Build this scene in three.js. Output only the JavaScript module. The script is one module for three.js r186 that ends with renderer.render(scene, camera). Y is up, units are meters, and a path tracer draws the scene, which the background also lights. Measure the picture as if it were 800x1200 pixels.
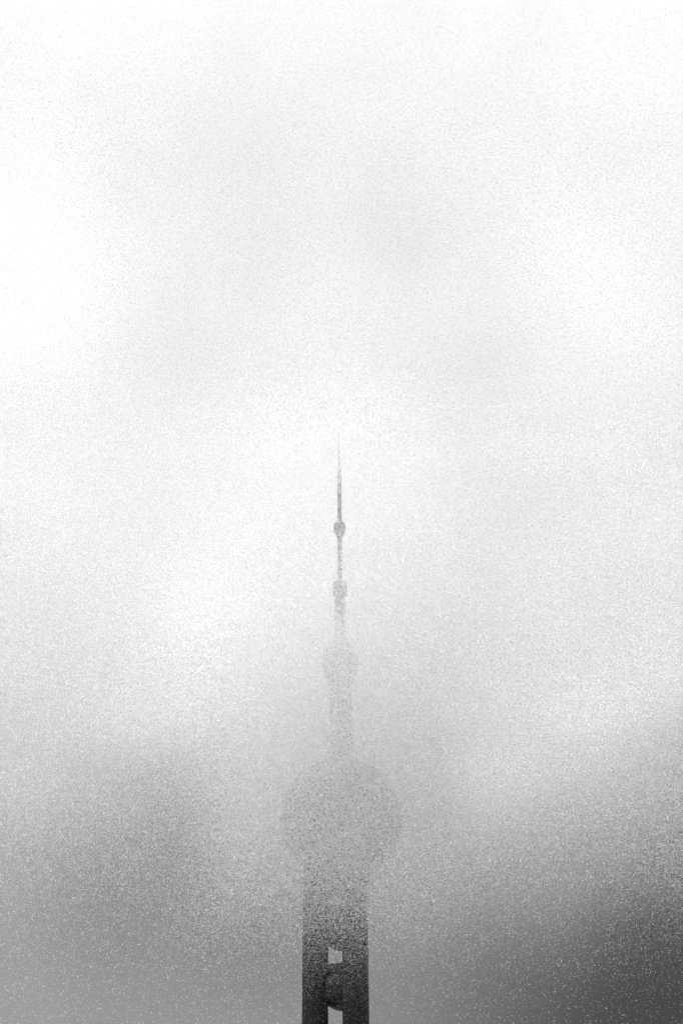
import * as THREE from 'three';
import { createNoise3D } from 'simplex-noise';

// ---------------------------------------------------------------- camera, sky, sun, exposure
const rad = THREE.MathUtils.degToRad, { lerp, smoothstep, clamp } = THREE.MathUtils;
function random(seed) { return () => { seed = (seed + 0x6d2b79f5) | 0; let t = Math.imul(seed ^ (seed >>> 15), 1 | seed); t = (t + Math.imul(t ^ (t >>> 7), 61 | t)) ^ t; return ((t ^ (t >>> 14)) >>> 0) / 4294967296; }; }

const scene = new THREE.Scene();
const camera = new THREE.PerspectiveCamera(33.717, 682 / 1024, 0.5, 20000);
camera.position.set(0, 1.7, 600);                    // a bank 600 m from the tower's foot
camera.rotation.order = 'YXZ';
camera.rotation.set(rad(34.7), rad(-0.08), rad(-0.34));

const renderer = new THREE.WebGLRenderer({ antialias: true });
renderer.toneMapping = THREE.LinearToneMapping;
renderer.toneMappingExposure = 1.9;
renderer.shadowMap.enabled = true;

// Overcast sky: a pale deck that darkens towards the horizon, with soft masses of thinner and thicker cloud all round.
// Each mass: azimuth to the right of the tower, elevation, half width, half height (degrees), tilt, brightness factor.
const noise = createNoise3D(random(11));
const MASSES = [
  [11.8, 18.4, 8.6, 4.2, 34, 0.21],   // dark base of a cloud, its edge sloping
  [7.0, 17.0, 4.0, 3.0, 20, 0.85],
  [-2.6, 22.6, 6.6, 3.6, -8, 0.54],  // grey mound behind the tower
  [-0.5, 24.6, 3.4, 2.4, 0, 0.50],
  [4.8, 25.0, 2.2, 2.0, 30, 1.5],    // lit band between them
  [9.0, 26.8, 4.8, 2.2, 22, 1.6],
  [-12.2, 25.2, 3.0, 3.0, 0, 1.5],
  [-4.4, 30.4, 3.6, 3.2, 20, 1.4],
  [2.4, 33.6, 1.8, 3.2, 0, 1.17],
  [-1.6, 34.4, 2.4, 3.0, 0, 1.17],
  [6.6, 35.0, 3.4, 6.5, 8, 0.87],     // greyer veils
  [4.5, 30.0, 2.6, 2.6, 0, 0.92],
  [-4.5, 43.0, 4.8, 4.6, -12, 0.92],
  [3.0, 45.5, 4.0, 2.6, 15, 0.96],
  [11.5, 42.0, 3.0, 3.0, 10, 1.08],
  [-14.0, 39.0, 2.8, 8.0, 0, 1.26],
];
{
  const r = random(5);                                // the same kind of masses over the rest of the sky
  for (let k = 0; k < 46; k++) {
    const az = 24 + r() * 312, el = 6 + r() * 70, w = 4 + r() * 9, b = r();
    MASSES.push([az > 180 ? az - 360 : az, el, w, w * (0.4 + 0.4 * r()), r() * 60 - 30, el < 26 ? (b < 0.5 ? 0.5 + 0.3 * b : 0.9 + 0.4 * b) : 0.86 + 0.3 * b]);
  }
}
const DECK = [[-90, 0.22], [0, 0.24], [10, 0.28], [15, 0.31], [18, 0.335], [21, 0.345], [24, 0.34], [27, 0.46], [30, 0.78], [34, 0.91], [40, 0.96], [46, 0.99], [52, 1.03], [62, 1.2], [75, 1.4], [90, 1.5]];
const along = (table, x) => { let k = 0; while (k < table.length - 2 && x > table[k + 1][0]) k++; const [a, b] = [table[k], table[k + 1]], t = clamp((x - a[0]) / (b[0] - a[0]), 0, 1); return lerp(a[1], b[1], t * t * (3 - 2 * t) * 0.4 + t * 0.6); };
{
  const W = 1440, H = 720, data = new Float32Array(W * H * 4);
  for (let row = 0; row < H; row++) {
    const el = ((row + 0.5) / H - 0.5) * 180, y = Math.sin(rad(el)), c = Math.cos(rad(el));
    for (let col = 0; col < W; col++) {
      const th = ((col + 0.5) / W - 0.5) * 2 * Math.PI, x = Math.cos(th) * c, z = Math.sin(th) * c;
      let az = THREE.MathUtils.radToDeg(Math.atan2(x, -z));
      const n1 = noise(x * 3.1, y * 3.1, z * 3.1), n2 = noise(x * 8 + 7, y * 8, z * 8), n3 = noise(x * 19, y * 19 + 3, z * 19);
      let v = along(DECK, el + 1.6 * n1 + 0.9 * n2), e = 0;
      if (el > -5) for (const [a, b, w, h, tilt, f] of MASSES) {
        let dx = az - a; if (dx > 180) dx -= 360; if (dx < -180) dx += 360;
        dx *= c; const dy = el - b, ct = Math.cos(rad(tilt)), st = Math.sin(rad(tilt)), q = ((dx * ct + dy * st) / w) ** 2 + ((dy * ct - dx * st) / h) ** 2;
        if (q < 9) e += Math.log(f) * Math.exp(-q * (1 + 0.25 * n2));
      }
      v *= 0.521 * Math.exp(e) * (1 + 0.03 * n2 + 0.02 * n3);
      data.set([v, v, v, 1], (row * W + col) * 4);
    }
  }
  const sky = new THREE.DataTexture(data, W, H, THREE.RGBAFormat, THREE.FloatType);
  sky.mapping = THREE.EquirectangularReflectionMapping; sky.magFilter = THREE.LinearFilter; sky.needsUpdate = true;
  scene.background = sky; scene.environment = sky;
}

const sun = new THREE.DirectionalLight(new THREE.Color(1, 0.998, 0.995), 5);   // a diffuse sun high behind the overcast
sun.name = 'sun';
sun.position.set(-300, 1900, 130); sun.target.position.set(0, 250, 0);
sun.castShadow = true; sun.shadow.radius = 40;
Object.assign(sun.shadow.camera, { left: -400, right: 400, top: 400, bottom: -400, near: 10, far: 4000 });
sun.shadow.mapSize.set(2048, 2048);
scene.add(sun, sun.target);

// ---------------------------------------------------------------- materials
function speckle(seed, low, high, cells) {             // weathered surface: coarse and fine blotches
  const n = createNoise3D(random(seed)), S = 256, d = new Uint8Array(S * S * 4), R = 1;
  for (let y = 0; y < S; y++) for (let x = 0; x < S; x++) {
    const a = x / S * 2 * Math.PI, b = y / S * 2 * Math.PI, f = (k, o) => n(Math.cos(a) * k * R + o, Math.sin(a) * k + Math.cos(b) * k, Math.sin(b) * k);
    const v = clamp(0.5 + 0.28 * f(cells * 0.4, 0) + 0.22 * f(cells * 1.7, 9) + 0.12 * f(cells * 5, 4), 0, 1), g = Math.round(255 * lerp(low, high, v));
    d.set([g, g, g, 255], (y * S + x) * 4);
  }
  const t = new THREE.DataTexture(d, S, S); t.wrapS = t.wrapT = THREE.RepeatWrapping; t.magFilter = THREE.LinearFilter; t.minFilter = THREE.LinearMipmapLinearFilter; t.generateMipmaps = true; t.needsUpdate = true;
  return t;
}
const coarse = speckle(3, 0.72, 1, 1.6);
const lin = (v, w = v, u = v) => new THREE.Color().setRGB(v, w, u);
const concrete = new THREE.MeshStandardMaterial({ name: 'wet_concrete', color: lin(0.022), map: coarse, roughness: 0.85 });
const cladding = new THREE.MeshStandardMaterial({ name: 'dark_cladding', color: lin(0.022), map: coarse, roughness: 0.45, metalness: 0.1 });
const glazing = new THREE.MeshStandardMaterial({ name: 'dark_glazing', color: lin(0.03), roughness: 0.25 });
const steel = new THREE.MeshStandardMaterial({ name: 'painted_steel', color: lin(0.022), map: coarse, roughness: 0.6 });
const paving = new THREE.MeshStandardMaterial({ name: 'paving', color: lin(0.1), map: speckle(9, 0.6, 1, 2), roughness: 0.9 });

// ---------------------------------------------------------------- helpers
function mesh(name, geometry, material, parent) {
  const m = new THREE.Mesh(geometry, material); m.name = name; m.castShadow = m.receiveShadow = true; parent.add(m); return m;
}
function at(g, x, y, z) { g.translate(x, y, z); return g; }
function uvMetres(g, u, v) { const a = g.attributes.uv; for (let i = 0; i < a.count; i++) a.setXY(i, a.getX(i) * u, a.getY(i) * v); return g; }
const lathe = (pts, n = 40) => uvMetres(new THREE.LatheGeometry(pts.map(([r, y]) => new THREE.Vector2(Math.max(r, 0.001), y)), n), 6, 4);
const tube = (r, y0, y1, n = 40, r1 = r) => uvMetres(at(new THREE.CylinderGeometry(r1, r, y1 - y0, n), 0, (y0 + y1) / 2, 0), Math.max(1, r), (y1 - y0) / 6);

// ---------------------------------------------------------------- ground
{
  const g = new THREE.PlaneGeometry(6000, 6000, 1, 1); uvMetres(g, 300, 300);
  const ground = mesh('ground', g, paving, scene); ground.rotation.x = -Math.PI / 2;
  ground.userData = { kind: 'structure', label: 'flat grey paved ground under the tower', category: 'ground' };
}

// ---------------------------------------------------------------- the television tower
const tower = new THREE.Group(); tower.name = 'television_tower'; scene.add(tower);
tower.userData = { label: 'dark television tower of stacked spheres and a thin mast rising into cloud', category: 'tower' };
const SHAFT_R = 4.7, RING = 9.67;
for (const [k, deg] of [60, 180, 300].entries()) {     // three round shafts, two of them in line seen from the bank
  const x = RING * Math.cos(rad(deg)), z = RING * Math.sin(rad(deg)), column = mesh('column', at(tube(SHAFT_R, 0, 262, 48), x, 0, z), concrete, tower);
}
function sphereBody(name, r, y, material, bands) {      // a faceted cladding of triangles, with glazed window bands standing a little proud
  const g = new THREE.IcosahedronGeometry(r, 7); uvMetres(g, 8, 6);
  const s = mesh(name, at(g, 0, y, 0), material, tower);
  for (const [lo, hi] of bands) {
    const pts = [];
    for (let k = 0; k <= 6; k++) { const h = lerp(lo, hi, k / 6); pts.push([Math.sqrt(r * r - h * h) + 0.12, y + h]); }
    mesh('window_band', lathe(pts, 72), glazing, s);
  }
  return s;
}
sphereBody('lower_sphere', 25, 93, cladding, [[-6, -2.5], [3, 6.5]]);
sphereBody('upper_sphere', 23.4, 274, cladding, [[-7.5, -4], [-1.5, 2], [5, 8]]);
for (const y of [140.4, 162.7, 185, 207.3, 229.6]) {
  const ball = sphereBody('small_sphere', 7.5, y, cladding, [[-1, 1.4]]);
  mesh('deck', lathe([[6.4, y + 4.6], [7.2, y + 4.9], [7.2, y + 7.3], [6.9, y + 7.6], [1, y + 7.6]]), concrete, ball);
}
mesh('sphere_skirt', lathe([[5.5, 242.5], [7.6, 243.6], [9.4, 247.5], [13, 252.5], [12, 254.5]]), cladding, tower);
for (const deg of [0, 120, 240]) {                      // inclined struts from the ground to the lower sphere
  const a = new THREE.Vector3(Math.cos(rad(deg)) * 62, 0, Math.sin(rad(deg)) * 62), b = new THREE.Vector3(Math.cos(rad(deg)) * 14, 78, Math.sin(rad(deg)) * 14), d = b.clone().sub(a);
  const g = new THREE.CylinderGeometry(3.2, 3.6, d.length(), 28); g.applyQuaternion(new THREE.Quaternion().setFromUnitVectors(new THREE.Vector3(0, 1, 0), d.clone().normalize())); g.translate(...a.clone().add(b).multiplyScalar(0.5).toArray());
  mesh('inclined_strut', g, concrete, tower);
}
mesh('shaft', tube(4.75, 295, 338, 40), concrete, tower);
mesh('shaft_collar', lathe([[4.7, 305.5], [5.6, 306.4], [5.7, 310.4], [5.2, 311.6], [4.7, 312]]), cladding, tower);
{
  const pod = sphereBody('pod', 7.5, 343.4, cladding, [[-1.8, 0.6]]);
  mesh('pod_skirt', lathe([[4.75, 332.5], [5.4, 334.6], [6.9, 338.6], [6.6, 338.9], [4.2, 338.9]]), cladding, pod);
  mesh('pod_cap', lathe([[5.6, 348.4], [4.0, 351.2], [3.0, 353.4], [2.3, 355.4], [1.6, 355.6]]), cladding, pod);
}
mesh('mast_section', tube(2.25, 355.4, 376.5, 32, 2.15), steel, tower);
{
  const collar = mesh('mast_collar', lathe([[2.15, 374.9], [2.95, 375.1], [3.0, 380.4], [2.6, 380.5], [2.5, 378.9], [1.1, 378.9]]), cladding, tower);
}
mesh('mast_section', tube(1.15, 378.8, 405.6, 24, 1.05), steel, tower);
mesh('mast_ball', lathe([[1.0, 404.4], [1.5, 405.0], [2.2, 406.6], [2.62, 408.6], [2.66, 409.9], [2.2, 410.9], [1.4, 411.3], [0.9, 411.4]]), cladding, tower);
mesh('mast_section', tube(0.95, 411.2, 439, 20, 0.86), steel, tower);
mesh('mast_tip', lathe([[0.86, 439], [0.46, 440], [0.36, 450], [0.2, 451], [0.12, 461], [0.05, 464], [0.001, 464.1]], 16), steel, tower);

// ---------------------------------------------------------------- clouds: countless flakes of mist
const mist = new THREE.MeshStandardMaterial({ name: 'mist', color: lin(0.915), roughness: 1, side: THREE.DoubleSide });
const drift = createNoise3D(random(31)), LAID = [[0, 0, 0, 0], [-8, 2, 3, 5], [8, -2.5, -4, -6]];   // metres and degrees
// A bank of cloud fills a box; depth(x, y, z) is its optical depth across the box there. The flakes are laid two or three times, a little apart and turned.
function bank(name, label, lo, hi, flakes, laid, seed, most, depth) {
  const r = random(seed), size = hi.map((v, k) => v - lo[k]), p = new Float32Array(flakes * 9), q = new THREE.Quaternion(), v = new THREE.Vector3();
  let mean = 0;
  const fine = (d) => clamp(0.42 + 0.3 * d, 0.42, 1), many = (d) => d / fine(d) ** 2;   // thin mist has finer flakes
  for (let k = 0; k < 20000; k++) mean += Math.min(most, many(depth(lo[0] + r() * size[0], lo[1] + r() * size[1], lo[2] + r() * size[2]))) / 20000;
  const side = Math.sqrt(mean * size[0] * size[1] / (flakes * laid) * 2 / 0.433 / 1.03) * 0.577;
  for (let made = 0; made < flakes;) {
    const x = lo[0] + r() * size[0], y = lo[1] + r() * size[1], z = lo[2] + r() * size[2];
    const d = depth(x, y, z); if (r() * most > many(d)) continue;
    const s = side * fine(d) * (0.7 + 0.6 * r()); q.set(r() - 0.5, r() - 0.5, r() - 0.5, r() - 0.5).normalize();
    for (let k = 0; k < 3; k++) { v.set(Math.cos(k * 2.0944) * s, Math.sin(k * 2.0944) * s, 0).applyQuaternion(q); p[made * 9 + k * 3] = x + v.x; p[made * 9 + k * 3 + 1] = y + v.y; p[made * 9 + k * 3 + 2] = z + v.z; }
    made++;
  }
  console.log(name, 'flake', (side / 0.577).toFixed(3), 'mean depth', mean.toFixed(2));
  const g = new THREE.BufferGeometry(); g.setAttribute('position', new THREE.BufferAttribute(p, 3));
  const cloud = new THREE.InstancedMesh(g, mist, laid); cloud.name = name; cloud.castShadow = cloud.receiveShadow = true; scene.add(cloud);
  LAID.slice(0, laid).forEach(([x, y, z, turn], k) => cloud.setMatrixAt(k, new THREE.Matrix4().makeRotationY(rad(turn)).setPosition(x, y, z)));
  cloud.userData = { kind: 'stuff', label, category: 'cloud' };
}
const puff = (x, y, z, cx, cy, cz, rx, ry, rz) => Math.exp(-(((x - cx) / rx) ** 2 + ((y - cy) / ry) ** 2 + ((z - cz) / rz) ** 2));

// before and round the tower; its layers slope down towards the bank: height where a layer meets the tower -> optical depth
const SLOPE = 0.55;
const NEAR = [[220, 0], [230, 0.05], [238, 0.15], [245, 0.42], [254, 1.0], [263, 1.6], [272, 2.0], [290, 2.2], [304, 2.3], [325, 2.15], [342, 2.1], [354, 2.4], [362, 1.4], [371, 0.8], [380, 1.4], [388, 1.3], [398, 0.45], [414, 0.5], [428, 1.2], [442, 2.0], [460, 0.8], [490, 0]];
bank('cloud', 'low grey and white cloud drifting round the tower, hiding its upper sphere', [-176, 114, -16], [176, 490, 150], 1700000, 3, 41, 3.6, (x, y, z) => {
  const away = smoothstep(Math.abs(x), 12, 90);
  const d = along(NEAR, y + z * SLOPE + away * 20 * drift(x / 110, 3, z / 150)); if (d <= 0) return 0;
  return d * (166 / 145) * (1 - (y + z * SLOPE < 310 ? 0.9 : lerp(0.9, 0.62, smoothstep(y + z * SLOPE, 310, 350))) * smoothstep(Math.abs(x + 3), 14, 54)) * (1 + (0.35 + 0.35 * away) * drift(x / 120, y / 80, z / 150) + 0.2 * drift(x / 45, y / 38, z / 70 + 9));
});
// behind the tower
const FAR = [[215, 0.05], [260, 0.08], [300, 0.24], [330, 0.5], [380, 0.5], [440, 0.45], [500, 0.35], [560, 0.2], [820, 0.18], [880, 0]];
bank('cloud_001', 'pale wide cloud bank behind the tower and above the dark cloud base', [-230, 205, -205], [230, 880, -45], 1000000, 2, 43, 2.0, (x, y, z) => {
  const d = along(FAR, y); if (d <= 0) return 0;
  return d * (1 + 0.4 * drift(x / 130, y / 90 + 5, z / 130) + 0.2 * drift(x / 50, y / 42, z / 50 + 19)) * (1 - 0.95 * puff(x, y, -80, 160, 245, -80, 105, 62, 60));
});

renderer.render(scene, camera);
